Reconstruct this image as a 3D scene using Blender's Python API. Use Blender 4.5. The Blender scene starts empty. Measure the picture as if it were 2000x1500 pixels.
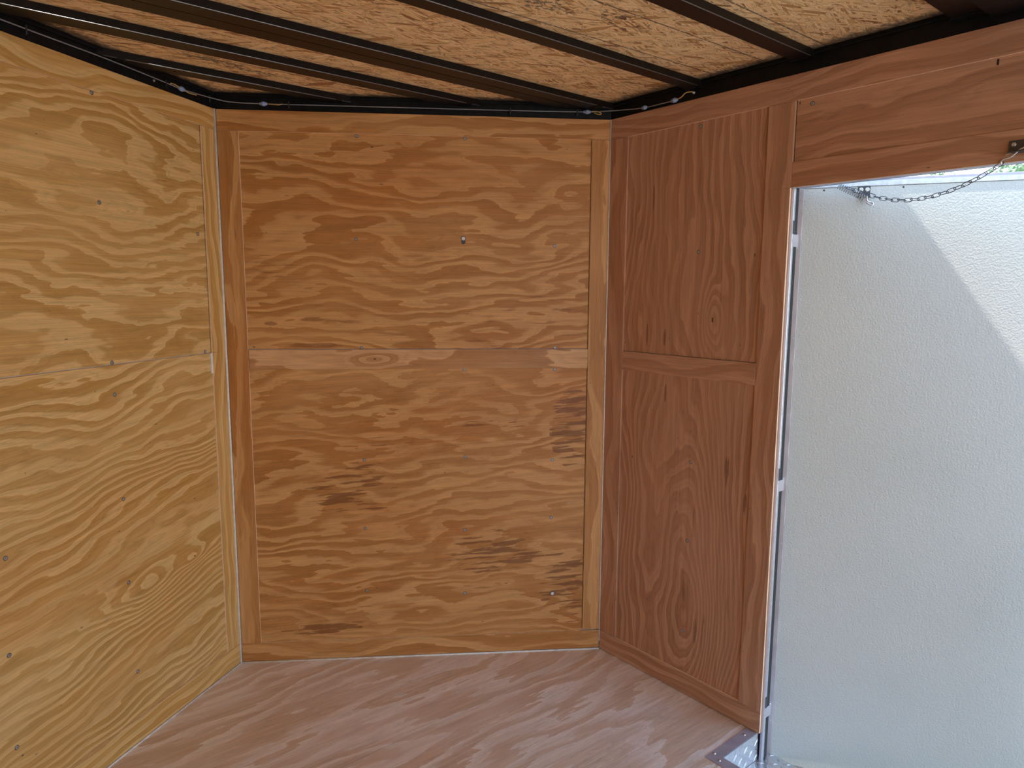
import bpy, bmesh, math, random
from mathutils import Vector, Matrix
S = bpy.context.scene
COL = S.collection
R = math.radians

# ------------------------------------------------------------------ camera, sky, sun, exposure
cam_d = bpy.data.cameras.new('camera')
cam_d.sensor_width = 36.0
cam_d.lens = 1363.53 / 2000 * 36.0
cam_d.clip_start = 0.02
cam = bpy.data.objects.new('camera', cam_d)
COL.objects.link(cam)
CR = Vector((-0.77131793, 0.6364267, 0.00545118))
CU = Vector((-0.08041982, -0.10595406, 0.99111371))
CW = Vector((-0.6313488, -0.76402539, -0.13290559))
M = Matrix((CR, CU, -CW)).transposed().to_4x4()
M.translation = Vector((0.7157, 2.3065, 1.2649))
cam.matrix_world = M
S.camera = cam

world = bpy.data.worlds.new('sky')
S.world = world
world.use_nodes = True
wn = world.node_tree
wn.nodes.clear()
w_out = wn.nodes.new('ShaderNodeOutputWorld')
w_bg = wn.nodes.new('ShaderNodeBackground')
w_tc = wn.nodes.new('ShaderNodeTexCoord')
w_sep = wn.nodes.new('ShaderNodeSeparateXYZ')
w_ramp = wn.nodes.new('ShaderNodeValToRGB')
wn.links.new(w_tc.outputs['Generated'], w_sep.inputs[0])
wn.links.new(w_sep.outputs['Z'], w_ramp.inputs[0])
wn.links.new(w_ramp.outputs[0], w_bg.inputs[0])
wn.links.new(w_bg.outputs[0], w_out.inputs[0])
w_ramp.color_ramp.elements[0].position = 0.0
w_ramp.color_ramp.elements[0].color = (0.80, 0.91, 1.0, 1)
w_ramp.color_ramp.elements[1].position = 1.0
w_ramp.color_ramp.elements[1].color = (0.26, 0.48, 0.95, 1)
e = w_ramp.color_ramp.elements.new(0.35)
e.color = (0.50, 0.73, 1.0, 1)
w_bg.inputs[1].default_value = 1.5

sun_d = bpy.data.lights.new('sun', 'SUN')
sun_d.energy = 5.0
sun_d.color = (1.0, 0.95, 0.86)
sun_d.angle = R(0.7)
sun = bpy.data.objects.new('sun', sun_d)
COL.objects.link(sun)
SUN_TO = Vector((0.30, -0.34, 0.87)).normalized()      # direction towards the sun
sun.rotation_euler = SUN_TO.to_track_quat('Z', 'Y').to_euler()
sun.location = SUN_TO * 20

S.view_settings.view_transform = 'Standard'
S.view_settings.look = 'None'
S.view_settings.gamma = 1.0
S.view_settings.use_curve_mapping = False
S.view_settings.exposure = 1.0
S.render.film_transparent = False
S.cycles.max_bounces = 12
S.cycles.diffuse_bounces = 8
S.cycles.glossy_bounces = 4
S.cycles.sample_clamp_indirect = 6.0
S.cycles.blur_glossy = 0.0
S.cycles.use_denoising = True

# ------------------------------------------------------------------ dimensions (metres)
W = 1.02                      # half width inside
VA = 0.6015                   # angle of each nose wall
T = math.tan(VA) * W          # y where the nose meets the side walls
L = W / math.cos(VA)          # length of each nose wall
H = 1.812                     # top of the wood lining
ZC = 1.86                     # underside of the roof sheeting
YJ = 1.331                    # front edge of the side door opening
YD = 2.14                     # rear edge of the side door opening
YR = 3.8                      # open rear end
ZH = 1.532                    # underside of the door header

# ------------------------------------------------------------------ material helpers
def new_mat(name):
    m = bpy.data.materials.new(name)
    m.use_nodes = True
    nt = m.node_tree
    for n in list(nt.nodes):
        nt.nodes.remove(n)
    out = nt.nodes.new('ShaderNodeOutputMaterial')
    b = nt.nodes.new('ShaderNodeBsdfPrincipled')
    nt.links.new(b.outputs[0], out.inputs[0])
    return m, nt, b

class G:
    """small node graph helper"""
    def __init__(s, nt): s.nt = nt
    def put(s, sock, v):
        if isinstance(v, bpy.types.NodeSocket): s.nt.links.new(v, sock)
        else: sock.default_value = v
    def m(s, op, a, b=0.0, c=0.0):
        n = s.nt.nodes.new('ShaderNodeMath'); n.operation = op
        for i, v in enumerate((a, b, c)): s.put(n.inputs[i], v)
        return n.outputs[0]
    def vec(s, x, y, z=0.0):
        n = s.nt.nodes.new('ShaderNodeCombineXYZ')
        for i, v in enumerate((x, y, z)): s.put(n.inputs[i], v)
        return n.outputs[0]
    def sep(s, v):
        n = s.nt.nodes.new('ShaderNodeSeparateXYZ'); s.put(n.inputs[0], v)
        return n.outputs
    def noise(s, v, scale=1.0, detail=2.0, rough=0.5, dist=0.0):
        n = s.nt.nodes.new('ShaderNodeTexNoise')
        s.put(n.inputs['Vector'], v)
        n.inputs['Scale'].default_value = scale
        n.inputs['Detail'].default_value = detail
        n.inputs['Roughness'].default_value = rough
        n.inputs['Distortion'].default_value = dist
        return n.outputs['Fac']
    def ramp(s, f, stops, interp='LINEAR'):
        n = s.nt.nodes.new('ShaderNodeValToRGB')
        cr = n.color_ramp; cr.interpolation = interp
        while len(cr.elements) > 1: cr.elements.remove(cr.elements[-1])
        for i, (p, c) in enumerate(stops):
            el = cr.elements[0] if i == 0 else cr.elements.new(p)
            el.position = p
            el.color = (c[0], c[1], c[2], 1) if hasattr(c, '__len__') else (c, c, c, 1)
        s.put(n.inputs[0], f)
        return n.outputs[0]
    def mix(s, f, a, b, mode='MIX'):
        n = s.nt.nodes.new('ShaderNodeMix'); n.data_type = 'RGBA'; n.blend_type = mode
        s.put(n.inputs[0], f)
        for k, v in ((6, a), (7, b)):
            if isinstance(v, tuple) and len(v) == 3: v = (*v, 1)
            s.put(n.inputs[k], v)
        return n.outputs[2]
    def bump(s, h, strength, dist, bsdf):
        n = s.nt.nodes.new('ShaderNodeBump')
        n.inputs['Strength'].default_value = strength
        n.inputs['Distance'].default_value = dist
        s.put(n.inputs['Height'], h)
        s.nt.links.new(n.outputs[0], bsdf.inputs['Normal'])

def plain(name, col, rough=0.5, metal=0.0, noise_amt=0.12, noise_scale=30.0, bump=0.0, spec=0.5):
    m, nt, b = new_mat(name); g = G(nt)
    tc = nt.nodes.new('ShaderNodeTexCoord').outputs['Object']
    f = g.noise(tc, noise_scale, 4)
    lo = tuple(c * (1 - noise_amt) for c in col); hi = tuple(min(1, c * (1 + noise_amt)) for c in col)
    nt.links.new(g.ramp(f, [(0.3, lo), (0.7, hi)]), b.inputs['Base Color'])
    b.inputs['Roughness'].default_value = rough
    b.inputs['Metallic'].default_value = metal
    b.inputs['Specular IOR Level'].default_value = spec
    if bump: g.bump(f, bump, 0.002, b)
    return m

def pine(name, light, dark, rings=5.0, lin=2.0, sx=0.9, sy=4.2, tilt=0.0, knots=(), rough=0.5,
         seed=0.0, jag=0.30, soft=0.0, warm=0.35, spec=0.35, streaks=0.5, zones=()):
    """pine plywood veneer: UV.x runs along the grain, UV.y across it, in metres"""
    m, nt, b = new_mat(name); g = G(nt)
    uv = nt.nodes.new('ShaderNodeTexCoord').outputs['UV']
    mp = nt.nodes.new('ShaderNodeMapping')
    mp.inputs['Rotation'].default_value = (0, 0, R(tilt))
    nt.links.new(uv, mp.inputs[0])
    o = g.sep(mp.outputs[0]); a, c = o[0], o[1]
    oo = g.sep(uv); o_a, o_c = oo[0], oo[1]
    warp = g.noise(g.vec(g.m('MULTIPLY', a, 2.2), g.m('MULTIPLY', c, 2.6), seed + 3.1), 1.0, 2)
    c2 = g.m('ADD', c, g.m('MULTIPLY', warp, 0.16))
    n1 = g.noise(g.vec(g.m('MULTIPLY', a, sx), g.m('MULTIPLY', c2, sy), seed), 1.0, 4.0, 0.5)
    jg = g.noise(g.vec(g.m('MULTIPLY', a, 7.0), g.m('MULTIPLY', c, 42.0), seed + 7), 1.0, 4, 0.6)
    ph = g.m('ADD', g.m('MULTIPLY', n1, rings), g.m('MULTIPLY', c2, lin))
    ph = g.m('ADD', ph, g.m('MULTIPLY', jg, jag))
    kmask = None
    for (ka, kc, amp, ra, rc) in knots:
        dx = g.m('DIVIDE', g.m('SUBTRACT', a, ka), ra)
        dy = g.m('DIVIDE', g.m('SUBTRACT', c, kc), rc)
        r2 = g.m('ADD', g.m('MULTIPLY', dx, dx), g.m('MULTIPLY', dy, dy))
        gs = g.m('POWER', 2.718, g.m('MULTIPLY', r2, -1.0))
        ph = g.m('ADD', ph, g.m('MULTIPLY', gs, amp))
        if ra > 0.08 and ra != 0.10: continue
        core = g.m('LESS_THAN', r2, 0.006)
        kmask = core if kmask is None else g.m('MAXIMUM', kmask, core)
    fr = g.m('FRACT', ph)
    czone = g.noise(g.vec(g.m('MULTIPLY', a, 2.6), g.m('MULTIPLY', c, 6.0), seed + 17), 1.0, 3)
    fr2 = g.m('FRACT', g.m('MULTIPLY', g.m('ADD', ph, g.m('MULTIPLY', jg, jag * 0.4)), 3.0))
    mid = tuple((light[i] + dark[i]) / 2 for i in range(3))
    nd = tuple(dark[i] + (light[i] - dark[i]) * 0.12 for i in range(3))
    fill = tuple(light[i] + (dark[i] - light[i]) * 0.22 for i in range(3))
    col = g.ramp(fr, [(0.0, light), (0.36, fill), (0.46 - soft, mid), (0.50, nd), (0.93, dark), (0.975, nd), (1.0, light)])
    avg = tuple(light[i] * 0.6 + dark[i] * 0.4 for i in range(3))
    col = g.mix(g.ramp(czone, [(0.34, 0.55), (0.56, 0.0)]), col, avg)
    lzone = g.noise(g.vec(g.m('MULTIPLY', a, 2.0), g.m('MULTIPLY', c, 5.0), seed + 15), 1.0, 2)
    lines_ = g.ramp(fr2, [(0.0, 1.04), (0.55, 1.0), (0.9, 0.87), (1.0, 1.03)])
    col = g.mix(g.ramp(lzone, [(0.38, 0.25), (0.62, 1.0)]), col, lines_, 'MULTIPLY')
    # large scale tone drift and reddish zones
    tone = g.noise(g.vec(g.m('MULTIPLY', a, 1.1), g.m('MULTIPLY', c, 3.0), seed + 11), 1.0, 3)
    warmc = tuple(dark[i] * w for i, w in enumerate((1.15, 0.86, 0.6)))
    col = g.mix(g.m('MULTIPLY', g.ramp(tone, [(0.5, 0.0), (0.72, 1.0)]), warm), col, warmc)
    palec = tuple(min(1, light[i] * w) for i, w in enumerate((1.04, 1.05, 1.12)))
    col = g.mix(g.m('MULTIPLY', g.ramp(tone, [(0.30, 1.0), (0.46, 0.0)]), 0.4), col, palec)
    # fibres
    fib = g.noise(g.vec(g.m('MULTIPLY', a, 9.0), g.m('MULTIPLY', c, 420.0), seed + 5), 1.0, 2)
    fib2 = g.noise(g.vec(g.m('MULTIPLY', a, 3.0), g.m('MULTIPLY', c, 90.0), seed + 6), 1.0, 2)
    col = g.mix(1.0, col, g.ramp(fib, [(0.25, 0.86), (0.75, 1.12)]), 'MULTIPLY')
    col = g.mix(1.0, col, g.ramp(fib2, [(0.25, 0.90), (0.75, 1.09)]), 'MULTIPLY')
    # dark resin streaks and pin holes
    st = g.noise(g.vec(g.m('MULTIPLY', a, 7.0), g.m('MULTIPLY', c, 75.0), seed + 21), 1.0, 3, 0.6)
    zone = g.noise(g.vec(g.m('MULTIPLY', a, 2.5), g.m('MULTIPLY', c, 3.5), seed + 25), 1.0, 1)
    sm = g.m('MULTIPLY', g.ramp(st, [(0.60, 0.0), (0.70, 1.0)]), g.ramp(zone, [(0.55, 0.0), (0.68, 1.0)]))
    for (za, zc, ra, rc, th) in zones:
        dx = g.m('DIVIDE', g.m('SUBTRACT', o_a, za), ra); dy = g.m('DIVIDE', g.m('SUBTRACT', o_c, zc), rc)
        fall = g.m('SUBTRACT', 1.0, g.m('ADD', g.m('MULTIPLY', dx, dx), g.m('MULTIPLY', dy, dy)))
        fz = g.m('MULTIPLY', g.m('GREATER_THAN', fall, 0.0), g.ramp(g.m('ADD', st, g.m('MULTIPLY', g.m('MAXIMUM', fall, 0.0), 0.12)), [(th, 0.0), (th + 0.05, 1.0)]))
        sm = g.m('MAXIMUM', sm, fz)
    col = g.mix(g.m('MULTIPLY', sm, streaks), col, (dark[0] * 0.5, dark[1] * 0.42, dark[2] * 0.45))
    sp = g.noise(g.vec(g.m('MULTIPLY', a, 45.0), g.m('MULTIPLY', c, 130.0), seed + 31), 1.0, 1)
    col = g.mix(g.ramp(sp, [(0.79, 0.0), (0.83, 0.85)]), col, (0.07, 0.04, 0.025))
    if kmask is not None:
        col = g.mix(kmask, col, (0.10, 0.05, 0.025))
    nt.links.new(col, b.inputs['Base Color'])
    b.inputs['Roughness'].default_value = rough
    b.inputs['Specular IOR Level'].default_value = spec
    g.bump(g.m('ADD', g.m('MULTIPLY', fib, 0.5), fib2), 0.25, 0.0012, b)
    return m

YL, YD_ = (0.76, 0.49, 0.20), (0.52, 0.275, 0.070)       # yellow pine, brighter light of the left wall put into the colour
OL, OD_ = (0.64, 0.335, 0.122), (0.42, 0.172, 0.040)     # orange pine
RL, RD_ = (0.56, 0.32, 0.20), (0.41, 0.21, 0.122)     # same pine, dim reddish bounce on the door wall put into the colour
FL, FD_ = (0.96, 0.91, 0.88), (0.70, 0.54, 0.42)         # floor ply
P_left_up = pine('pine plywood yellow swirled', YL, YD_, rings=12, lin=18.0, sx=1.3, sy=3.8, seed=1.3, jag=0.8, soft=0.04)
P_left_low = pine('pine plywood yellow with knot', YL, YD_, rings=11, lin=28.0, sx=1.0, sy=3.2, seed=4.2, jag=0.6, soft=0.04, tilt=6,
                  knots=((0.308, 0.456, 4.0, 0.16, 0.06), (0.135, 0.466, 2.0, 0.05, 0.025)))
P_mid_up = pine('pine plywood orange blotched', OL, OD_, rings=12, lin=16.0, sx=1.1, sy=4.2, seed=9.4, jag=0.8, zones=((0.842, 1.155, 0.022, 0.006, 0.45), (0.98, 1.082, 0.10, 0.012, 0.55), (0.97, 1.17, 0.04, 0.008, 0.58)), streaks=0.6)
P_mid_low = pine('pine plywood orange flamed', OL, OD_, rings=12, lin=16.0, sx=1.15, sy=4.6, seed=14.8, jag=1.0, zones=((1.13, 0.80, 0.08, 0.14, 0.55), (1.12, 0.25, 0.10, 0.16, 0.58), (0.86, 0.36, 0.18, 0.10, 0.60), (0.38, 0.60, 0.16, 0.10, 0.60), (0.27, 0.11, 0.14, 0.02, 0.54), (0.86, 0.82, 0.12, 0.02, 0.56)), streaks=0.8, tilt=-4)
P_right = pine('pine plywood reddish cathedral', RL, RD_, rings=10.0, lin=34.0, sx=0.8, sy=3.6, seed=22.7, jag=0.35, soft=0.08,
               knots=((1.183, 1.1096, 4.0, 0.10, 0.035), (0.35, 1.06, -7.0, 0.55, 0.11)), zones=((1.125, 0.9385, 0.035, 0.006, 0.42), (1.125, 0.87, 0.04, 0.004, 0.45), (0.66, 1.245, 0.035, 0.006, 0.46), (0.95, 0.95, 0.03, 0.004, 0.45), (0.75, 1.18, 0.05, 0.008, 0.52), (1.55, 0.88, 0.04, 0.004, 0.48)), streaks=0.7, warm=0.25)
P_head = pine('pine plywood reddish plain', RL, RD_, rings=6, lin=12.0, sx=0.9, sy=4.0, seed=31.0, jag=0.3, soft=0.1, warm=0.2)
P_trim_y = pine('pine strip yellow', YL, tuple(x * 1.1 for x in YD_), rings=4, lin=30, sx=0.6, sy=6, seed=41.0, jag=0.4, soft=0.1)
P_trim_o = pine('pine strip orange', OL, OD_, rings=5, lin=14, sx=0.9, sy=6, seed=52.0, jag=0.5, soft=0.1, warm=0.5)
P_trim_p = pine('pine strip pinkish', (0.70, 0.40, 0.19), (0.43, 0.20, 0.07), rings=5.0, lin=8, sx=1.3, sy=6, seed=58.0, jag=0.4, knots=((3.97, 6.04, 1.6, 0.07, 0.022),))
P_trim_r = pine('pine strip reddish', RL, RD_, rings=4, lin=22, sx=0.7, sy=6, seed=63.0, jag=0.4, soft=0.1, warm=0.5)
P_floor = pine('floor plywood worn', FL, FD_, rings=8.0, lin=7.0, sx=0.9, sy=3.6, seed=77.0, jag=1.0, tilt=2, soft=0.15, rough=0.30, spec=0.7,
               warm=0.2, streaks=0.5)
P_edge = plain('cut plywood edge', (0.86, 0.66, 0.48), 0.7, noise_scale=60)

def osb():
    m, nt, b = new_mat('oriented strand board'); g = G(nt)
    tc = nt.nodes.new('ShaderNodeTexCoord').outputs['Object']
    wz = g.noise(tc, 9.0, 2)
    base = g.ramp(g.noise(tc, 14.0, 5, 0.7), [(0.3, (0.62, 0.37, 0.15)), (0.7, (0.88, 0.62, 0.31))])
    col = base
    hsum = wz
    for i, (ang, sx, sy, thr) in enumerate(((8, 13, 110, 0.15), (-24, 15, 100, 0.35), (38, 17, 95, 0.50), (-55, 20, 110, 0.66),
                                           (12, 14, 150, 0.45), (-10, 12, 70, 0.68), (-14, 22, 190, 0.5), (28, 18, 160, 0.60), (60, 14, 45, 0.90))):
        mp = nt.nodes.new('ShaderNodeMapping')
        mp.inputs['Location'].default_value = (i * 3.7, i * 1.9, 0)
        mp.inputs['Rotation'].default_value = (0, 0, R(ang))
        nt.links.new(tc, mp.inputs[0])
        o = g.sep(mp.outputs[0])
        wob = g.m('MULTIPLY', g.noise(tc, 22.0, 2), 0.9)
        v = g.vec(g.m('ADD', g.m('MULTIPLY', o[0], sx), wob), g.m('ADD', g.m('MULTIPLY', o[1], sy), wob), 0.0)
        vo = nt.nodes.new('ShaderNodeTexVoronoi'); vo.voronoi_dimensions = '2D'
        nt.links.new(v, vo.inputs['Vector']); vo.inputs['Scale'].default_value = 1.0
        ve = nt.nodes.new('ShaderNodeTexVoronoi'); ve.voronoi_dimensions = '2D'; ve.feature = 'DISTANCE_TO_EDGE'
        nt.links.new(v, ve.inputs['Vector']); ve.inputs['Scale'].default_value = 1.0
        rgb = nt.nodes.new('ShaderNodeSeparateColor'); nt.links.new(vo.outputs['Color'], rgb.inputs[0])
        fl = g.ramp(rgb.outputs[1], [(0.0, (0.98, 0.74, 0.42)), (0.35, (0.88, 0.60, 0.29)), (0.6, (0.96, 0.70, 0.38)),
                                     (0.8, (0.70, 0.43, 0.18)), (0.93, (0.52, 0.27, 0.10)), (1.0, (0.32, 0.14, 0.055))])
        fibre = g.noise(g.vec(g.m('MULTIPLY', o[0], 30), g.m('MULTIPLY', o[1], 600), 0), 1.0, 1)
        fl = g.mix(1.0, fl, g.ramp(fibre, [(0.3, 0.85), (0.7, 1.12)]), 'MULTIPLY')
        fl = g.mix(1.0, fl, g.ramp(ve.outputs['Distance'], [(0.0, 0.42), (0.07, 1.0)]), 'MULTIPLY')
        msk = g.m('GREATER_THAN', rgb.outputs[0], thr)
        col = g.mix(msk, col, fl)
        hsum = g.m('ADD', hsum, g.m('MULTIPLY', msk, rgb.outputs[2]))
    o = g.sep(tc); x, y = o[0], o[1]
    strand = g.noise(g.vec(g.m('MULTIPLY', x, 16.0), g.m('MULTIPLY', g.m('ADD', y, g.m('MULTIPLY', wz, 0.05)), 170.0), 3.0), 1.0, 3, 0.6)
    col = g.mix(1.0, col, g.ramp(strand, [(0.28, 0.66), (0.45, 1.0), (0.75, 1.12)]), 'MULTIPLY')
    # printed dotted guide lines across the sheet (at fixed distances from the nose)
    dot = g.m('GREATER_THAN', g.noise(g.vec(g.m('MULTIPLY', x, 130.0), 0.0, 0.0), 1.0, 1), 0.40)
    for (y0, sl) in ((1.052, -0.045), (1.217, -0.03), (1.403, -0.004), (0.335, 0.01), (1.85, 0.0), (2.2, 0.0)):
        yy = g.m('ADD', g.m('MULTIPLY', x, sl), y0)
        ln = g.m('LESS_THAN', g.m('ABSOLUTE', g.m('SUBTRACT', y, yy)), 0.0022)
        col = g.mix(g.m('MULTIPLY', g.m('MULTIPLY', ln, dot), 0.8), col, (0.05, 0.045, 0.05))
    # smudged ink stamps and black paint overspray from the frame
    for (x0, y0, rx, ry, thr) in ((-0.31, 1.155, 0.11, 0.05, 0.50), (-0.51, 1.19, 0.12, 0.035, 0.52), (0.10, 0.315, 0.09, 0.018, 0.42), (-0.02, 0.290, 0.11, 0.018, 0.46)):
        dx = g.m('DIVIDE', g.m('SUBTRACT', x, x0), rx); dy = g.m('DIVIDE', g.m('SUBTRACT', y, y0), ry)
        fall = g.m('SUBTRACT', 1.0, g.m('ADD', g.m('MULTIPLY', dx, dx), g.m('MULTIPLY', dy, dy)))
        nn = g.noise(g.vec(g.m('MULTIPLY', x, 55.0), g.m('MULTIPLY', y, 110.0), x0 * 9), 1.0, 3, 0.7)
        k = g.m('MULTIPLY', g.m('GREATER_THAN', g.m('ADD', nn, g.m('MULTIPLY', fall, 0.12)), thr + 0.12), g.m('GREATER_THAN', fall, 0.0))
        col = g.mix(g.m('MULTIPLY', k, 0.75), col, (0.05, 0.045, 0.04))
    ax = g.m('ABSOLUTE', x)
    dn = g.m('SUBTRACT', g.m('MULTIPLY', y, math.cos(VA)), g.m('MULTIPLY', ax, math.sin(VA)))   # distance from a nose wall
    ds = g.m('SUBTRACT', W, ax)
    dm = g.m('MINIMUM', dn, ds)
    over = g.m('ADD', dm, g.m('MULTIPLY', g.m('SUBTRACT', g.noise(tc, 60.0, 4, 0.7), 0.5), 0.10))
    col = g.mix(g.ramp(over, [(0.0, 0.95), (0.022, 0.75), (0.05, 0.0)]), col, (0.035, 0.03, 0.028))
    nt.links.new(col, b.inputs['Base Color'])
    b.inputs['Roughness'].default_value = 0.55
    b.inputs['Specular IOR Level'].default_value = 0.4
    g.bump(hsum, 0.35, 0.0015, b)
    return m
M_osb = osb()

def frp():
    m, nt, b = new_mat('pebbled off-white door liner'); g = G(nt)
    tc = nt.nodes.new('ShaderNodeTexCoord').outputs['Object']
    n1 = g.noise(tc, 230.0, 2, 0.5, 0.3)
    n2 = g.noise(tc, 90.0, 2)
    f = g.noise(tc, 2.0, 3)
    nt.links.new(g.ramp(f, [(0.3, (0.57, 0.61, 0.595)), (0.7, (0.63, 0.665, 0.65))]), b.inputs['Base Color'])
    b.inputs['Roughness'].default_value = 0.42
    g.bump(g.m('ADD', n1, g.m('MULTIPLY', n2, 0.3)), 0.5, 0.0026, b)
    return m
M_frp = frp()
M_black = plain('black painted steel', (0.006, 0.006, 0.007), 0.45, noise_amt=0.4, noise_scale=50, bump=0.1, spec=0.18)
M_bow = plain('dark brown painted steel bow', (0.009, 0.007, 0.006), 0.36, noise_amt=0.3, noise_scale=40, bump=0.05, spec=0.2)
M_edge_highlight = plain('painted bow edge highlight', (0.30, 0.31, 0.33), 0.3, 0.6)  # pale metal that paints the highlight along the bow edges
M_rubber = plain('black rubber seal', (0.02, 0.022, 0.026), 0.6)
M_alu = plain('brushed aluminium', (0.72, 0.73, 0.76), 0.32, 0.9, noise_scale=90)
M_alu_m = plain('mill finish aluminium angle', (0.46, 0.45, 0.54), 0.5, 0.35, noise_scale=25)
M_alu_p = plain('satin aluminium door edge', (0.58, 0.56, 0.60), 0.5, 0.6, noise_scale=20)
M_zinc = plain('zinc plated steel', (0.78, 0.79, 0.82), 0.3, 0.9, noise_scale=80)
M_darkz = plain('dull dark zinc', (0.11, 0.11, 0.12), 0.5, 0.8, noise_scale=80)
M_screw = plain('grey screw steel', (0.40, 0.41, 0.42), 0.4, 0.6, noise_scale=200)
M_white = plain('white painted skin', (0.80, 0.80, 0.78), 0.35, noise_amt=0.03, noise_scale=2)
M_caulk_flash = plain('white filler and screw flash', (0.80, 0.78, 0.74), 0.6, noise_scale=60, bump=0.2)  # filler; its white also paints the flash on proud screw heads
M_cable = plain('grey cable sheath', (0.22, 0.22, 0.23), 0.4)
M_conn = plain('pale blue plastic connector', (0.30, 0.40, 0.62), 0.45)
M_yellow = plain('yellow wire', (0.62, 0.42, 0.12), 0.5)
M_ink = plain('black marker ink', (0.015, 0.015, 0.02), 0.7)
M_ground = plain('pale gravel yard', (0.60, 0.52, 0.42), 0.9, noise_amt=0.25, noise_scale=8, bump=0.5)
M_leaf = plain('tree leaves', (0.22, 0.36, 0.20), 0.6, noise_amt=0.4, noise_scale=2)
M_bark = plain('tree bark', (0.18, 0.13, 0.09), 0.9, noise_amt=0.4, noise_scale=12, bump=0.6)

# ------------------------------------------------------------------ geometry helpers
def link(name, me, mat, parent=None, **props):
    o = bpy.data.objects.new(name, me)
    COL.objects.link(o)
    if mat is not None and len(me.materials) == 0: me.materials.append(mat)
    if parent is not None: o.parent = parent
    for k, v in props.items(): o[k] = v
    return o

def bm_obj(name, bm, mat, parent=None, smooth=False, **props):
    me = bpy.data.meshes.new(name)
    bm.normal_update()
    if smooth:
        for f in bm.faces: f.smooth = True
    bm.to_mesh(me); bm.free()
    return link(name, me, mat, parent, **props)

def empty(name, loc=(0, 0, 0), **props):
    o = bpy.data.objects.new(name, None); COL.objects.link(o)
    o.location = loc; o.empty_display_size = 0.05
    for k, v in props.items(): o[k] = v
    return o

class Frame:
    """local frame: u along, v second axis, n outwards"""
    def __init__(s, o, u, v, n):
        s.o, s.u, s.v, s.n = Vector(o), Vector(u).normalized(), Vector(v).normalized(), Vector(n).normalized()
    def p(s, u, v, n=0.0): return s.o + s.u * u + s.v * v + s.n * n

F_left = Frame((0, 0, 0), (math.cos(VA), math.sin(VA), 0), (0, 0, 1), (-math.sin(VA), math.cos(VA), 0))
F_mid = Frame((0, 0, 0), (-math.cos(VA), math.sin(VA), 0), (0, 0, 1), (math.sin(VA), math.cos(VA), 0))
F_right = Frame((-W, 0, 0), (0, 1, 0), (0, 0, 1), (1, 0, 0))
F_lside = Frame((W, 0, 0), (0, 1, 0), (0, 0, 1), (-1, 0, 0))
F_floor = Frame((0, 0, 0), (1, 0, 0), (0, 1, 0), (0, 0, 1))

def add_box(bm, F, u0, u1, v0, v1, n0, n1, bev=0.0, uv=None, grain='u', off=(0, 0)):
    vs = []
    for n in (n0, n1):
        for (u, v) in ((u0, v0), (u1, v0), (u1, v1), (u0, v1)):
            vs.append(bm.verts.new(F.p(u, v, n)))
    fs = [(0, 3, 2, 1), (4, 5, 6, 7), (0, 1, 5, 4), (1, 2, 6, 5), (2, 3, 7, 6), (3, 0, 4, 7)]
    new = [bm.faces.new([vs[i] for i in f]) for f in fs]
    if F.u.cross(F.v).dot(F.n) < 0:
        for f in new: f.normal_flip()
    es = list({e for f in new for e in f.edges})
    if bev:
        r = bmesh.ops.bevel(bm, geom=es, offset=bev, segments=1, affect='EDGES', clamp_overlap=True)
    return new

def board(name, F, u0, u1, v0, v1, n0, n1, mat, parent, grain='u', off=(0.0, 0.0), bev=0.0008, edge=True, **props):
    bm = bmesh.new()
    add_box(bm, F, u0, u1, v0, v1, n0, n1, bev)
    uvl = bm.loops.layers.uv.new('UVMap')
    bm.normal_update()
    for f in bm.faces:
        facing = abs(f.normal.dot(F.n)) > 0.6
        f.material_index = 0 if (facing or not edge) else 1
        for l in f.loops:
            d = l.vert.co - F.o
            a, c, dd = d.dot(F.u), d.dot(F.v), d.dot(F.n)
            if not facing: a += dd; c += dd
            l[uvl].uv = ((a, c) if grain == 'u' else (c, a))
            l[uvl].uv = (l[uvl].uv[0] + off[0], l[uvl].uv[1] + off[1])
    me = bpy.data.meshes.new(name); bm.to_mesh(me); bm.free()
    me.materials.append(mat)
    if edge: me.materials.append(P_edge)
    return link(name, me, mat, parent, **props)

def prism(bm, pts, z0, z1):
    lo = [bm.verts.new((x, y, z0)) for x, y in pts]; hi = [bm.verts.new((x, y, z1)) for x, y in pts]
    n = len(pts)
    bm.faces.new(list(reversed(lo))); bm.faces.new(hi)
    for i in range(n):
        bm.faces.new((lo[i], lo[(i + 1) % n], hi[(i + 1) % n], hi[i]))
    bmesh.ops.recalc_face_normals(bm, faces=bm.faces)

def tube(bm, pts, r, seg=8, closed=False, cap=True):
    pts = [Vector(p) for p in pts]; n = len(pts); rings = []
    up = None
    for i, p in enumerate(pts):
        if closed: t = (pts[(i + 1) % n] - pts[i - 1]).normalized()
        else: t = (pts[min(i + 1, n - 1)] - pts[max(i - 1, 0)]).normalized()
        if up is None:
            up = t.orthogonal().normalized()
        up = (up - t * up.dot(t)).normalized()
        s = t.cross(up)
        rr = r[i] if hasattr(r, '__len__') else r
        rings.append([bm.verts.new(p + (up * math.cos(2 * math.pi * k / seg) + s * math.sin(2 * math.pi * k / seg)) * rr) for k in range(seg)])
    m = n if closed else n - 1
    for i in range(m):
        A, B = rings[i], rings[(i + 1) % n]
        sh = 0
        if closed and i == n - 1:
            sh = min(range(seg), key=lambda q: (A[0].co - B[q].co).length)
        for k in range(seg):
            f = bm.faces.new((A[k], A[(k + 1) % seg], B[(k + 1 + sh) % seg], B[(k + sh) % seg])); f.smooth = True
    if cap and not closed:
        bm.faces.new(list(reversed(rings[0]))); bm.faces.new(rings[-1])
    return rings

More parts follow.
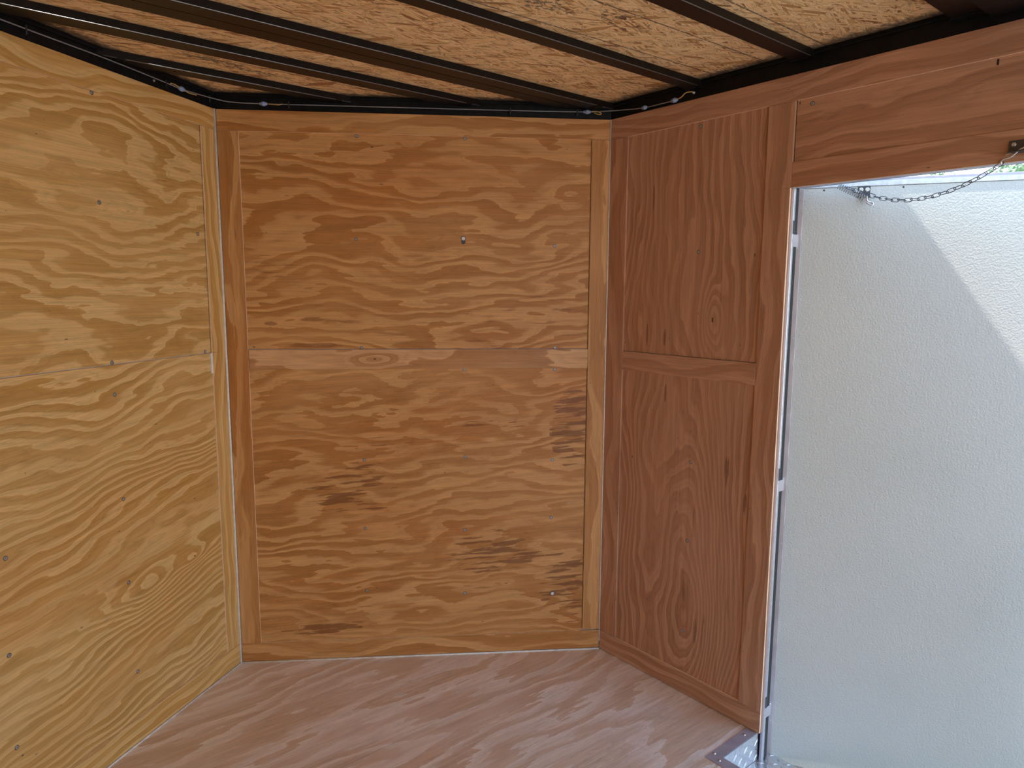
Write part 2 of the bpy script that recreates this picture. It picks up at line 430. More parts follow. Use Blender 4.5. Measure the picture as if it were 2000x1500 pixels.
def disc_stack(bm, F, u, v, prof, seg=12):
    """lathe about the frame's normal at (u,v): prof = [(radius, n), ...]"""
    rings = []
    for (r, n) in prof:
        rings.append([bm.verts.new(F.p(u + r * math.cos(2 * math.pi * k / seg), v + r * math.sin(2 * math.pi * k / seg), n)) for k in range(seg)])
    for A, B in zip(rings, rings[1:]):
        for k in range(seg):
            bm.faces.new((A[k], A[(k + 1) % seg], B[(k + 1) % seg], B[k]))
    bm.faces.new(rings[-1]); bm.faces.new(list(reversed(rings[0])))
    bmesh.ops.recalc_face_normals(bm, faces=bm.faces)

def screw(F, u, v, n, parent, mat=None, r=0.0042, proud=0.0012, ring=True):
    """flat head screw with a cross recess, sunk in a ring of crushed wood"""
    bm = bmesh.new()
    disc_stack(bm, F, u, v, [(r * 0.7, n - 0.004), (r, n + proud * 0.4), (r * 0.8, n + proud), (r * 0.42, n + proud), (r * 0.22, n + proud - 0.0012)], 12)
    a = random.random()
    o = bm_obj('screw', bm, mat or M_screw, parent)
    if ring:
        bm = bmesh.new()
        disc_stack(bm, F, u, v, [(r * 1.35, n - 0.002), (r * 1.35, n + 0.0003), (r * 1.05, n + 0.0003)], 12)
        bm_obj('washer_ring', bm, M_darkz, o)
    return o

random.seed(5)
ST = dict(kind='structure')

# ------------------------------------------------------------------ structure: ground, floor, walls, ceiling
bm = bmesh.new()
add_box(bm, F_floor, -60, 60, -60, 60, -0.70, -0.55)
bm_obj('ground', bm, M_ground, **ST)

# floor: sheets of plywood with a seam where the nose begins, cut out for the door step well
WX = -0.852      # inner edge of the step well
WY0, WY1 = 1.3235, 2.12
floor = empty('floor', (0, 1.6, 0), **ST)
floor.location = (0, 0, 0)
def ply_sheet(pts, z0, z1, name, off):
    bm = bmesh.new(); prism(bm, pts, z0, z1)
    uvl = bm.loops.layers.uv.new('UVMap')
    for f in bm.faces:
        for l in f.loops:
            l[uvl].uv = (l.vert.co.x + l.vert.co.z + off[0], l.vert.co.y + l.vert.co.z + off[1])
    return bm_obj(name, bm, P_floor, floor)
XO = W + 0.012
ply_sheet([(0, 0 - 0.012), (XO, T - 0.002), (-XO, T - 0.002)], -0.018, 0.0, 'plywood_sheet', (0.0, 0.0))
ply_sheet([(-XO, T + 0.001), (XO, T + 0.001), (XO, WY0 - 0.003), (-XO, WY0 - 0.003)], -0.018, 0.0, 'plywood_sheet', (0.0, 0.0))
ply_sheet([(WX + 0.003, WY0 - 0.003), (XO, WY0 - 0.003), (XO, 1.92), (WX + 0.003, 1.92)], -0.018, 0.0, 'plywood_sheet', (0.0, 0.0))
ply_sheet([(WX + 0.003, 1.922), (XO, 1.922), (XO, 3.14), (-XO, 3.14), (-XO, WY1), (WX + 0.003, WY1)], -0.018, 0.0, 'plywood_sheet', (3.7, 0.6))
ply_sheet([(-XO, 3.142), (XO, 3.142), (XO, YR), (-XO, YR)], -0.018, 0.0, 'plywood_sheet', (5.1, 1.6))
bm = bmesh.new()
prism(bm, [(0, -0.06), (W + 0.06, T - 0.03), (W + 0.06, YR), (WX + 0.01, YR), (WX + 0.01, WY0 - 0.01), (-W - 0.06, WY0 - 0.01), (-W - 0.06, T - 0.03)], -0.12, -0.0185)
bm_obj('underfloor_frame', bm, M_black, floor)

# walls: white outer skin body with plywood lining parts
def wall_body(name, boxes, F):
    bm = bmesh.new()
    for (u0, u1, v0, v1, n0, n1) in boxes: add_box(bm, F, u0, u1, v0, v1, n0, n1)
    return bm_obj(name, bm, M_white, **ST)
TK = 0.055
wl = wall_body('wall_left', [(-0.04, L + 0.03, -0.12, ZC, -TK, -0.0135)], F_left)
wf = wall_body('wall_front', [(-0.04, L + 0.03, -0.12, ZC, -TK, -0.0135)], F_mid)
wr = wall_body('wall_right', [(T - 0.03, YJ - 0.02, -0.12, ZC, -TK, -0.0135), (YJ - 0.02, YD, 1.537, ZC, -TK, -0.0135),
                              (YD, YR, -0.12, ZC, -TK, -0.0135)], F_right)
ws = wall_body('wall_side', [(T - 0.03, YR, -0.12, ZC, -TK, -0.0135)], F_lside)

TR = 0.0625   # strip width
# left nose wall
board('plywood_panel', F_left, 0.01, L - 0.003, 0.045, 1.0655, -0.013, -0.0062, P_left_low, wl)
board('plywood_panel', F_left, 0.055, L - 0.003, 1.0675, 1.78, -0.013, -0.0085, P_left_up, wl, off=(0.3, 0.0))
board('wood_strip', F_left, 0.0025, 0.0625, 0.072, 1.0668, -0.0065, 0.0, P_trim_y, wl, grain='v', off=(0, 0.4))
board('wood_strip', F_left, 0.0025, 0.0625, 1.0672, 1.7488, -0.0065, 0.0, P_trim_y, wl, grain='v', off=(0, 0.4))
board('wood_strip', F_left, 0.0025, L - 0.003, 1.7495, H, -0.0065, 0.0, P_trim_y, wl, off=(2.0, 1.2))
board('baseboard_left', F_left, 0.0045, L - 0.003, 0.0045, 0.0715, -0.0065, 0.0, P_trim_y, None, off=(4.0, 2.3), **ST)
bm = bmesh.new(); add_box(bm, F_left, 0.0628, 0.069, 1.003, 1.0665, -0.0075, -0.0008, 0.001)
bm_obj('gap_filler', bm, M_caulk_flash, wl)
# front wall (the other half of the nose)
board('plywood_panel', F_mid, 0.01, L - 0.0618, 0.045, 1.05, -0.013, -0.0062, P_mid_low, wf)
board('plywood_panel', F_mid, 0.01, L - 0.0618, 1.0725, 1.78, -0.013, -0.0062, P_mid_up, wf, off=(0.7, 0.0))
board('wood_strip', F_mid, 0.0035, 0.0675, 0.0695, 1.7485, -0.0065, 0.0, P_trim_o, wf, grain='v', off=(0.3, 1.0))
board('wood_strip', F_mid, L - 0.0600, L - 0.0005, 0.0740, 1.7485, -0.0065, 0.0, P_trim_o, wf, grain='v', off=(1.7, 3.3))
board('wood_strip', F_mid, 0.0035, L - 0.0005, 1.7495, H, -0.0065, 0.0, P_trim_o, wf, off=(0.5, 4.0))
board('wood_strip', F_mid, 0.0695, L - 0.0610, 1.0065, 1.0708, -0.0065, 0.0, P_trim_p, wf, off=(3.5, 5.0))
board('baseboard_front', F_mid, 0.0035, L - 0.0005, 0.0050, 0.0690, -0.0065, 0.0, P_trim_o, None, off=(1.5, 6.0), **ST)
# right wall
board('plywood_panel', F_right, T + 0.01, YJ - 0.001, 0.045, 1.04, -0.013, -0.0062, P_right, wr, grain='v')
board('plywood_panel', F_right, T + 0.01, YJ - 0.001, 1.0705, 1.78, -0.013, -0.0062, P_right, wr, grain='v')
board('plywood_panel', F_right, YJ + 0.0045, YR - 0.01, 1.56, 1.78, -0.013, -0.0048, P_head, wr, off=(0, 0.6))
board('plywood_panel', F_right, YD + 0.005, YR - 0.01, 0.045, 1.559, -0.013, -0.0062, P_right, wr, grain='v', off=(1, 2))
board('wood_strip', F_right, T + 0.002, 0.7740, 0.0740, 1.7470, -0.0065, 0.0, P_trim_r, wr, grain='v', off=(0.2, 0.5), edge=False)
board('wood_strip', F_right, 1.2590, 1.3310, 0.0690, 1.5315, -0.0065, 0.0, P_trim_r, wr, grain='v', off=(2.2, 2.5))
board('wood_strip', F_right, 1.2590, 1.3330, 1.5315, 1.7470, -0.0065, 0.0, P_trim_r, wr, grain='v', off=(2.2, 2.5), edge=False)
board('wood_strip', F_right, T + 0.002, YR - 0.01, 1.7475, H, -0.0065, 0.0, P_trim_r, wr, off=(1.5, 7.0))
board('wood_strip', F_right, 0.7745, 1.2585, 1.0080, 1.0690, -0.0065, 0.0, P_trim_r, wr, off=(0.2, 8.1))
board('wood_strip', F_right, YJ + 0.0025, YD, ZH, 1.5965, -0.0065, 0.0, P_trim_r, wr, off=(3.2, 9.2))
board('baseboard_right', F_right, T + 0.002, YJ, 0.0040, 0.0710, -0.0065, 0.0, P_trim_r, None, off=(5.2, 10.1), **ST)
# side wall beyond the nose, out of frame on the left
board('plywood_panel', F_lside, T + 0.002, 1.92, 0.01, H, -0.013, -0.006, P_left_up, ws, off=(2.2, 0.3))
board('plywood_panel', F_lside, 1.922, 3.14, 0.01, H, -0.013, -0.006, P_left_low, ws, off=(3.2, 0.3))
board('plywood_panel', F_lside, 3.142, YR, 0.01, H, -0.013, -0.006, P_left_up, ws, off=(5.2, 0.3))

# small ink marks under the top strip of the header
for (y, z, w_, h_) in ((1.7727, 1.7385, 0.0018, 0.012), (1.3425, 1.7400, 0.0010, 0.006)):
    bm = bmesh.new(); add_box(bm, F_right, y - w_, y + w_, z - h_ / 2, z + h_ / 2, -0.005, -0.0042)
    bm_obj('ink_mark', bm, M_ink, wr)

# screws
for (u, v) in [(0.4413, 1.7455), (0.4418, 1.4801), (0.0915, 1.4283), (0.4375, 1.0720), (0.0875, 1.0720)]:
    screw(F_left, u, v, -0.0085, wl)
for (u, v) in [(0.4379, 0.9875), (0.4336, 0.7032), (0.7655, 0.663), (0.4361, 0.4691), (0.7782, 0.4376), (0.4261, 0.204), (0.7808, 0.2128)]:
    screw(F_left, u, v, -0.0062, wl)
for (u, v) in [(0.4271, 1.7428), (0.7666, 1.7440), (0.4179, 1.4245), (1.0602, 1.4106), (0.4276, 1.0755), (1.0649, 1.0755),
               (0.7623, 1.0025), (1.0658, 1.002), (0.4275, 0.701), (0.7647, 0.7061), (1.0613, 0.6906), (0.4256, 0.4637), (0.7621, 0.4497),
               (1.0604, 0.486), (0.4258, 0.242), (0.7613, 0.2212)]:
    screw(F_mid, u, v, -0.0062, wf)
for (u, v) in [(0.7606, 1.4305), (1.0677, 0.2106)]:
    screw(F_mid, u, v, -0.0062, wf, M_caulk_flash, r=0.0062, proud=0.0045)  # white heads stand in for the specular flash on these two screws
screw(F_mid, 0.7606, 1.4195, -0.0062, wf, M_darkz, r=0.0055)
for (u, v, n) in [(1.0422, 1.7346, -0.0062), (1.0524, 1.3792, -0.0062), (1.0533, 0.7499, -0.0062), (1.0536, 0.5007, -0.0062),
                  (1.0499, 0.2046, -0.0062), (1.3753, 1.7334, -0.0048)]:
    screw(F_right, u, v, n, wr)

# ceiling: roof skin, strand board sheets
bm = bmesh.new()
prism(bm, [(0, -0.06), (W + 0.056, T - 0.03), (W + 0.056, YR), (-W - 0.056, YR), (-W - 0.056, T - 0.03)], ZC + 0.0125, ZC + 0.0165)
ceil = bm_obj('ceiling', bm, M_white, **ST)
def osb_sheet(pts):
    bm = bmesh.new(); prism(bm, pts, ZC, ZC + 0.012)
    bm_obj('strand_board_sheet', bm, M_osb, ceil)
osb_sheet([(0, -0.04), (W + 0.04, T - 0.02), (W + 0.04, 0.672), (-W - 0.04, 0.672), (-W - 0.04, T - 0.02)])
osb_sheet([(-W - 0.04, 0.674), (W + 0.04, 0.674), (W + 0.04, 1.892), (-W - 0.04, 1.892)])
osb_sheet([(-W - 0.04, 1.894), (W + 0.04, 1.894), (W + 0.04, 3.1), (-W - 0.04, 3.1)])
osb_sheet([(-W - 0.04, 3.102), (W + 0.04, 3.102), (W + 0.04, YR), (-W - 0.04, YR)])

# steel top rails above the lining (part of the shell)
RN = 0.0
for i, (F, a, b_) in enumerate(((F_left, -0.03, L + 0.03), (F_mid, -0.03, L + 0.03), (F_right, T - 0.03, YR), (F_lside, T - 0.03, YR))):
    bm = bmesh.new()
    add_box(bm, F, a, b_, H + 0.0005, ZC - 0.0003, -0.03, -0.002, 0.0015)
    # lower flange behind the top edge of the lining and a slim lip seen from below
    add_box(bm, F, a, b_, ZC - 0.0105, ZC - 0.0005, -0.002, 0.006, 0.001)
    bm_obj('trim_%d' % (i + 1), bm, M_black, **ST)

# white filler beads in the corners and along the floor joint
def bead(name, F, pts, r):
    bm = bmesh.new(); tube(bm, [F.p(*p) for p in pts], r, 6)
    return bm_obj(name, bm, M_caulk_flash, **ST)
bead('trim_5', F_mid, [(0.0, 0.002, 0.0022), (0.0, 0.9, 0.0022), (0.0, H, 0.0022)], 0.0036)
bead('trim_6', F_mid, [(L - 0.0005, 0.03, 0.001), (L - 0.0005, H, 0.001)], 0.0020)
bead('trim_7', F_mid, [(0.0, 0.0015, 0.001), (L, 0.0015, 0.001)], 0.0032)
bead('trim_8', F_left, [(0.0, 0.0015, 0.001), (L, 0.0015, 0.001)], 0.0032)

# ------------------------------------------------------------------ roof bows
def nose_x(y): return y / math.tan(VA) if y < T else W
def roof_bow(y0, y1, label, zb=1.841, extra=False):
    """pressed steel hat-section bow between the rails, spanning y0..y1"""
    t = empty('roof_bow', (0, (y0 + y1) / 2, zb), label=label, category='roof beam', group='steel roof bows under the strand board')
    def bar(a, b, z0, z1, lip):
        bm = bmesh.new()
        xa, xb = min(nose_x(a), W) + 0.004, min(nose_x(b), W) + 0.004
        xm = min(xa, xb) - 0.0
        pts = [(-xa, a), (xa, a), (xb, b), (-xb, b)]
        prism(bm, pts, z0, z1)
        bmesh.ops.bevel(bm, geom=list(bm.edges), offset=0.0012, segments=2, affect='EDGES')
        bmesh.ops.translate(bm, verts=bm.verts, vec=-t.location)
        return bm
    if extra:
        ym = (y0 + y1) / 2
        bm_obj('steel_tube', bar(y0, ym - 0.0006, zb, ZC - 0.0004, 0), M_bow, t)
        bm_obj('steel_tube', bar(ym + 0.0006, y1, zb, ZC - 0.0004, 0), M_bow, t)
    else:
        bm_obj('steel_tube', bar(y0, y1, zb, ZC - 0.0004, 0), M_bow, t)
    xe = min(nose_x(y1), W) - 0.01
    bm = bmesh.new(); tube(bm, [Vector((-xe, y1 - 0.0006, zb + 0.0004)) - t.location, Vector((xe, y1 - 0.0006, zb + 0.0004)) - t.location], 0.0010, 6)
    bm_obj('highlight_bead', bm, M_edge_highlight, t, smooth=True)  # thin pale bead added to draw the highlight on the lower edge
    # end clips on the rails
    for s in (-1, 1):
        ym = (y0 + y1) / 2
        x = s * (min(nose_x(ym), W) - 0.012)
        bm = bmesh.new()
        add_box(bm, Frame((x, ym, zb) - t.location if False else Vector((x, ym, zb)) - t.location, (1, 0, 0), (0, 1, 0), (0, 0, 1)), -0.010, 0.010, -(y1 - y0) / 2 - 0.004, (y1 - y0) / 2 + 0.004, -0.0022, 0.0, 0.0005)
        bm_obj('end_clip', bm, M_black, t)
    return t
roof_bow(0.186, 0.238, 'short dark steel roof bow nearest the nose corner, cut off above the front wall')
roof_bow(0.408, 0.466, 'second dark steel roof bow out from the nose corner')
roof_bow(0.610, 0.713, 'wide double-tube dark steel roof bow meeting the front corner of the doorway wall', extra=True)
roof_bow(1.002, 1.046, 'narrow dark steel roof bow next after the wide double one, over the narrow plywood wall')
roof_bow(1.328, 1.377, 'narrow dark steel roof bow directly above the hinge side of the doorway')
roof_bow(1.685, 1.752, 'dark steel roof bow over the doorway header, beside the black plate')
roof_bow(2.03, 2.08, 'dark steel roof bow behind the black plate, above the rear of the doorway')
for i, y in enumerate((2.40, 2.75, 3.10, 3.45, 3.80, 4.15)):
    pass
pl = empty('header_plate', (-0.95, 1.9, 1.835), label='wide black steel plate under the ceiling above the doorway header, with a pale weld spot', category='steel plate')
bm = bmesh.new(); add_box(bm, Frame((0, 0, 0), (1, 0, 0), (0, 1, 0), (0, 0, 1)), -0.066, 0.22, -0.146, 0.12, -0.006, 0.024, 0.002)
bm_obj('plate', bm, M_black, pl)
bm = bmesh.new(); bmesh.ops.create_icosphere(bm, subdivisions=2, radius=0.0035, matrix=Matrix.Translation((-0.035, -0.075, -0.0065)) @ Matrix.Diagonal((1.3, 0.8, 0.5, 1)))
bm_obj('weld_spot', bm, M_zinc, pl, smooth=True)

# bolt hole seen in the wide bow
# ------------------------------------------------------------------ wiring along the rails
def smooth_path(P, k=6):
    out = []
    for i in range(len(P) - 1):
        p0, p1, p2, p3 = (Vector(P[max(i - 1, 0)]), Vector(P[i]), Vector(P[i + 1]), Vector(P[min(i + 2, len(P) - 1)]))
        for j in range(k):
            t = j / k
            out.append(0.5 * ((2 * p1) + (p2 - p0) * t + (2 * p0 - 5 * p1 + 4 * p2 - p3) * t * t + (3 * p1 - p0 - 3 * p2 + p3) * t ** 3))
    out.append(Vector(P[-1]))
    return out
NW = 0.0075
cable_pts = [F_left.p(L * 0.98, 1.833, NW), F_left.p(0.67, 1.8328, NW), F_left.p(0.41, 1.835, NW), F_left.p(0.205, 1.832, NW), F_left.p(0.15, 1.8305, NW),
             F_left.p(0.06, 1.834, 0.012), F_mid.p(0.03, 1.833, 0.014), F_mid.p(0.07, 1.8305, NW), F_mid.p(0.15, 1.829, NW), F_mid.p(0.43, 1.8292, NW), F_mid.p(0.92, 1.8299, NW),
             F_mid.p(1.157, 1.832, NW), F_mid.p(1.205, 1.832, 0.02), F_right.p(0.76, 1.829, 0.012), F_right.p(0.844, 1.821, NW), F_right.p(0.956, 1.820, NW)]
wire = empty('lighting_cable', F_mid.p(0.03, 1.83, NW), label='thin grey lighting cable with pale blue connectors running along the black rails above the plywood', category='cable')
def rel(o, P): return [Vector(p) - o.location for p in P]
bm = bmesh.new(); tube(bm, rel(wire, smooth_path(cable_pts, 8)), 0.0017, 6)
bm_obj('cable', bm, M_cable, wire, smooth=True)
def connector(F, u, v, n=NW, size=1.0, dark=False):
    c = F.p(u, v, n) - wire.location
    bm = bmesh.new()
    d = F.u
    tube(bm, [c - d * 0.012 * size, c - d * 0.0115 * size, c - d * 0.005 * size, c - d * 0.0045 * size, c + d * 0.0045 * size, c + d * 0.005 * size, c + d * 0.0105 * size, c + d * 0.011 * size],
         [0.003 * size, 0.0045 * size, 0.0045 * size, 0.0068 * size, 0.0068 * size, 0.0045 * size, 0.0045 * size, 0.003 * size], 10)
    bm_obj('connector', bm, M_conn, wire)
connector(F_left, 0.146, 1.831); connector(F_mid, 0.149, 1.829); connector(F_mid, 1.157, 1.832)
connector(F_right, 0.844, 1.821, size=0.85); connector(F_right, 0.956, 1.8205)
def pig(P):
    bm = bmesh.new(); tube(bm, rel(wire, smooth_path(P, 6)), 0.0014, 6)
    bm_obj('yellow_wire', bm, M_yellow, wire, smooth=True)
pig([F_left.p(0.137, 1.8305, 0.008), F_left.p(0.12, 1.826, 0.012), F_left.p(0.088, 1.829, 0.010)])
pig([F_left.p(0.155, 1.832, 0.009), F_left.p(0.175, 1.8345, 0.012), F_left.p(0.19, 1.835, 0.009)])
pig([F_mid.p(0.158, 1.829, 0.008), F_mid.p(0.175, 1.827, 0.012), F_mid.p(0.195, 1.826, 0.012), F_mid.p(0.206, 1.830, 0.008)])
pig([F_mid.p(1.166, 1.833, 0.008), F_mid.p(1.186, 1.832, 0.016), F_mid.p(1.200, 1.826, 0.020), F_mid.p(1.196, 1.823, 0.016), F_mid.p(1.18, 1.828, 0.009)])
pig([F_right.p(0.966, 1.820, 0.010), F_right.p(0.985, 1.822, 0.014), F_right.p(1.000, 1.832, 0.012), F_right.p(1.018, 1.8325, 0.006)])
for (F, u, v) in ((F_left, 0.205, 1.832), (F_left, 0.03, 1.836), (F_mid, 0.225, 1.829), (F_mid, 0.91, 1.829), (F_mid, 1.125, 1.831), (F_left, 0.62, 1.833)):
    bm = bmesh.new()
    add_box(bm, F, u - 0.002, u + 0.002, v - 0.012, v + 0.008, 0.0065, 0.0105, 0.0008)
    bmesh.ops.translate(bm, verts=bm.verts, vec=-wire.location)
    bm_obj('zip_tie', bm, M_rubber, wire)
bm = bmesh.new(); disc_stack(bm, F_right, 1.0183, 1.8305, [(0.004, -0.003), (0.004, 0.001), (0.0025, 0.0045)], 10)
bmesh.ops.translate(bm, verts=bm.verts, vec=-wire.location)
bm_obj('wire_screw', bm, M_zinc, wire)
bm = bmesh.new(); disc_stack(bm, F_left, 0.24, 1.8285, [(0.003, -0.003), (0.003, 0.0), (0.0015, 0.002)], 10)
bm_obj('frame_rivet', bm, M_zinc, wl)

# ------------------------------------------------------------------ door opening: jamb, seal, header flashing
jb = empty('trim_9', (-W - 0.04, YJ, 0.7), **ST)
jb.location = (0, 0, 0)
Fj = Frame((0, YJ, 0), (-1, 0, 0), (0, 0, 1), (0, 1, 0))     # u = outwards, n = towards the rear
def jbox(name, u0, u1, v0, v1, n0, n1, mat, bev=0.001):
    bm = bmesh.new(); add_box(bm, Fj, u0, u1, v0, v1, n0, n1, bev)
    return bm_obj(name, bm, mat, jb)
jbox('plywood_edge', W + 0.0070, W + 0.0150, 0.004, ZH, -0.003, 0.0008, P_trim_r)
jbox('jamb_channel', W + 0.0151, W + 0.0185, -0.088, 1.537, -0.006, 0.0012, M_alu_m)
jbox('jamb_face', W + 0.0185, W + 0.0275, -0.088, 1.537, -0.004, 0.0030, M_alu)
jbox('door_seal', W + 0.0275, W + 0.0500, -0.088, 1.537, -0.020, 0.0, M_rubber, 0.003)
jbox('jamb_back', W + 0.0135, W + 0.0545, -0.088, 1.537, -0.020, -0.0165, M_alu_m)
# header underside
jbox('header_channel', W + 0.0134, W + 0.036, ZH + 0.0005, 1.5375, 0.006, YD - YJ, M_alu_m)
jbox('header_seal', W + 0.036, W + 0.052, ZH + 0.002, 1.5375, 0.006, YD - YJ, M_rubber)
# rear jamb
Fk = Frame((0, YD, 0), (-1, 0, 0), (0, 0, 1), (0, -1, 0))
bm = bmesh.new(); add_box(bm, Fk, W + 0.0, W + 0.068, -0.088, 1.537, 0.0, 0.006, 0.001)
bm_obj('jamb_channel', bm, M_alu, jb)

# exterior rain rail above the door
# ------------------------------------------------------------------ the door, hinged at its front edge and standing 30 degrees open
A = R(30)
Fd = Frame((-1.095, 1.35, 0), (-math.sin(A), math.cos(A), 0), (0, 0, 1), (math.cos(A), math.sin(A), 0))
door = empty('door_1', (0, 0, 0), **ST)
def dbox(name, u0, u1, v0, v1, n0, n1, mat, bev=0.001, parent=door):
    bm = bmesh.new(); add_box(bm, Fd, u0, u1, v0, v1, n0, n1, bev)
    return bm_obj(name, bm, mat, parent)
DW = 0.80
dbox('door_core', -0.036, DW, -0.128, 1.5535, -0.036, -0.0045, M_white, 0.002)
bm = bmesh.new(); add_box(bm, Fd, -0.0175, DW - 0.02, -0.108, 1.5345, -0.0045, -0.001, 0.0008)
bm_obj('door_liner', bm, M_frp, door)
dbox('edge_channel', -0.031, -0.0178, -0.128, 1.5535, -0.0046, 0.0015, M_alu_p)
dbox('edge_channel', DW - 0.0195, DW + 0.002, -0.128, 1.5535, -0.0046, 0.0015, M_alu_p)
dbox('top_channel', -0.0175, DW - 0.02, 1.5350, 1.5480, -0.0046, 0.0015, M_alu)
dbox('top_lip', -0.036, DW, 1.5482, 1.5545, -0.0046, -0.0005, M_alu_m)
dbox('bottom_channel', -0.0175, DW - 0.02, -0.128, -0.1085, -0.0046, 0.0015, M_alu)
for (s, z) in ((-0.024, 1.507), (-0.024, 1.14), (-0.024, 0.56), (-0.024, 0.02), (0.03, 1.529), (0.214, 1.5295), (0.10, 1.520)):
    screw(Fd, s, z, 0.0012 if s < -0.02 else -0.001, door, M_zinc if s < 0 else M_darkz, r=0.0024, ring=False)
screw(Fd, 0.005, 1.18, -0.001, door, M_zinc, r=0.002, ring=False)
# three hinges bridging jamb and door edge
for z in (1.399, 0.733, 0.060):
    hg = empty('hinge', Fd.p(-0.044, z, -0.006)); hg.parent = door
    o = hg.location
    bm = bmesh.new(); add_box(bm, Frame(Vector((-W - 0.027, YJ, z)) - o, (-1, 0, 0), (0, 0, 1), (0, 1, 0)), 0.0, 0.024, -0.016, 0.016, 0.0004, 0.0028, 0.0006)
    bm_obj('hinge_leaf', bm, M_alu_p, hg)
    bm = bmesh.new(); c = Vector((-W - 0.0545, YJ - 0.004, z)) - o
    tube(bm, [c + Vector((0, 0, -0.018)), c + Vector((0, 0, 0.018))], 0.0042, 10)
    bm_obj('hinge_pin', bm, M_zinc, hg)
    bm = bmesh.new(); add_box(bm, Frame(Vector((-W - 0.0185, YJ + 0.003, z + 0.034)) - o, (-1, 0, 0), (0, 0, 1), (0, 1, 0)), 0.0, 0.010, -0.017, 0.017, 0.0, 0.0014, 0.0005)
    bm_obj('hinge_stop', bm, M_darkz, hg)

# ------------------------------------------------------------------ step well inside the doorway
st = empty('step_well', (-0.95, 1.5, 0.0), label='sunken diamond-plate step in a riveted aluminium frame inside the doorway', category='step')
def sbox(name, x0, x1, y0, y1, z0, z1, mat, bev=0.0006, parent=st):
    bm = bmesh.new(); add_box(bm, Frame(-st.location, (1, 0, 0), (0, 1, 0), (0, 0, 1)), x0, x1, y0, y1, z0, z1, bev)
    return bm_obj(name, bm, mat, parent)
# flange: mitred L of flat aluminium on the floor
def flange(pts):
    bm = bmesh.new(); prism(bm, pts, 0.0002, 0.0026)
    bmesh.ops.translate(bm, verts=bm.verts, vec=-st.location)
    return bm_obj('frame_flange', bm, M_alu_m, st)
FX, FY = WX + 0.034, WY0 - 0.033
flange([(-W + 0.0005, FY), (FX, FY), (WX, WY0), (-W + 0.0005, WY0)])
flange([(FX, FY), (FX, WY1 + 0.02), (WX, WY1 + 0.02), (WX, WY0)])
sbox('frame_leg', -W - 0.005, WX, WY0 - 0.0022, WY0, -0.020, 0.0024, M_alu)
sbox('frame_leg', WX, WX + 0.0022, WY0, WY1, -0.020, 0.0024, M_alu)
sbox('riser', -W - 0.012, WX, WY0 - 0.0035, WY0 - 0.0023, -0.088, -0.0005, M_zinc)
sbox('riser', WX + 0.0023, WX + 0.0032, WY0, WY1, -0.088, -0.0005, M_zinc)
sbox('tread', -W - 0.072, WX, WY0 - 0.002, WY1, -0.092, -0.088, M_zinc)
bm = bmesh.new()
def lozenge(bm, c, a, b, n, ln=0.0125, wd=0.0032, h=0.0016):
    c = Vector(c) - st.location
    q = [c + a * ln, c + b * wd, c - a * ln, c - b * wd]
    base = [bm.verts.new(p) for p in q]; top = [bm.verts.new(c + (p - c) * 0.45 + n * h) for p in q]
    for i in range(4): bm.faces.new((base[i], base[(i + 1) % 4], top[(i + 1) % 4], top[i]))
    bm.faces.new(top)
sp = 0.0265
for i in range(0, 10):
    for j in range(0, 31):
        x = WX - 0.016 - i * sp; y = WY0 + 0.012 + j * sp
        if x < -W - 0.06 or y > WY1 - 0.01: continue
        d = R(45 if (i + j) % 2 else -45)
        lozenge(bm, (x, y, -0.088), Vector((math.cos(d), math.sin(d), 0)), Vector((-math.sin(d), math.cos(d), 0)), Vector((0, 0, 1)))
for i in range(0, 7):
    for j in range(0, 3):
        x = WX - 0.012 - i * sp; z = -0.030 - j * sp * 0.9
        d = R(45 if (i + j) % 2 else -45)
        lozenge(bm, (x, WY0 - 0.0023, z), Vector((math.cos(d), 0, math.sin(d))), Vector((-math.sin(d), 0, math.cos(d))), Vector((0, 1, 0)))
bmesh.ops.recalc_face_normals(bm, faces=bm.faces)
bm_obj('tread_pattern', bm, M_alu, st, kind='stuff')
Fst = Frame((0, 0, 0), (1, 0, 0), (0, 1, 0), (0, 0, 1))
for (x, y) in ((-0.985, 1.305), (-0.848, 1.299), (-0.833, 1.325), (-0.835, 1.60), (-0.835, 1.90)):
    bm = bmesh.new(); disc_stack(bm, Fst, x, y, [(0.0048, 0.0020), (0.0046, 0.0036), (0.0034, 0.0052), (0.0012, 0.0058)], 12)
    bmesh.ops.translate(bm, verts=bm.verts, vec=-st.location)
    bm_obj('rivet', bm, M_zinc, st, smooth=True)

# ------------------------------------------------------------------ door check chain with its spring and brackets
def vecs(F, *pts): return [F.p(*p) for p in pts]
br = empty('door_bracket', Fd.p(0.126, 1.52, 0.0), label='small zinc bracket with two round screws at the top of the open door', category='bracket')
bm = bmesh.new(); add_box(bm, Fd, 0.110, 0.139, 1.506, 1.5345, -0.001, 0.0016, 0.0008)
add_box(bm, Fd, 0.110, 0.139, 1.506, 1.509, 0.0, 0.016, 0.0008)
bmesh.ops.translate(bm, verts=bm.verts, vec=-br.location)
bm_obj('plate', bm, M_darkz, br)
for s in (0.1175, 0.1320):
    bm = bmesh.new(); disc_stack(bm, Fd, s, 1.5265, [(0.0052, 0.001), (0.0052, 0.0030), (0.0030, 0.0042), (0.0018, 0.0030)], 14)
    bmesh.ops.translate(bm, verts=bm.verts, vec=-br.location)
    bm_obj('screw', bm, M_caulk_flash, br)

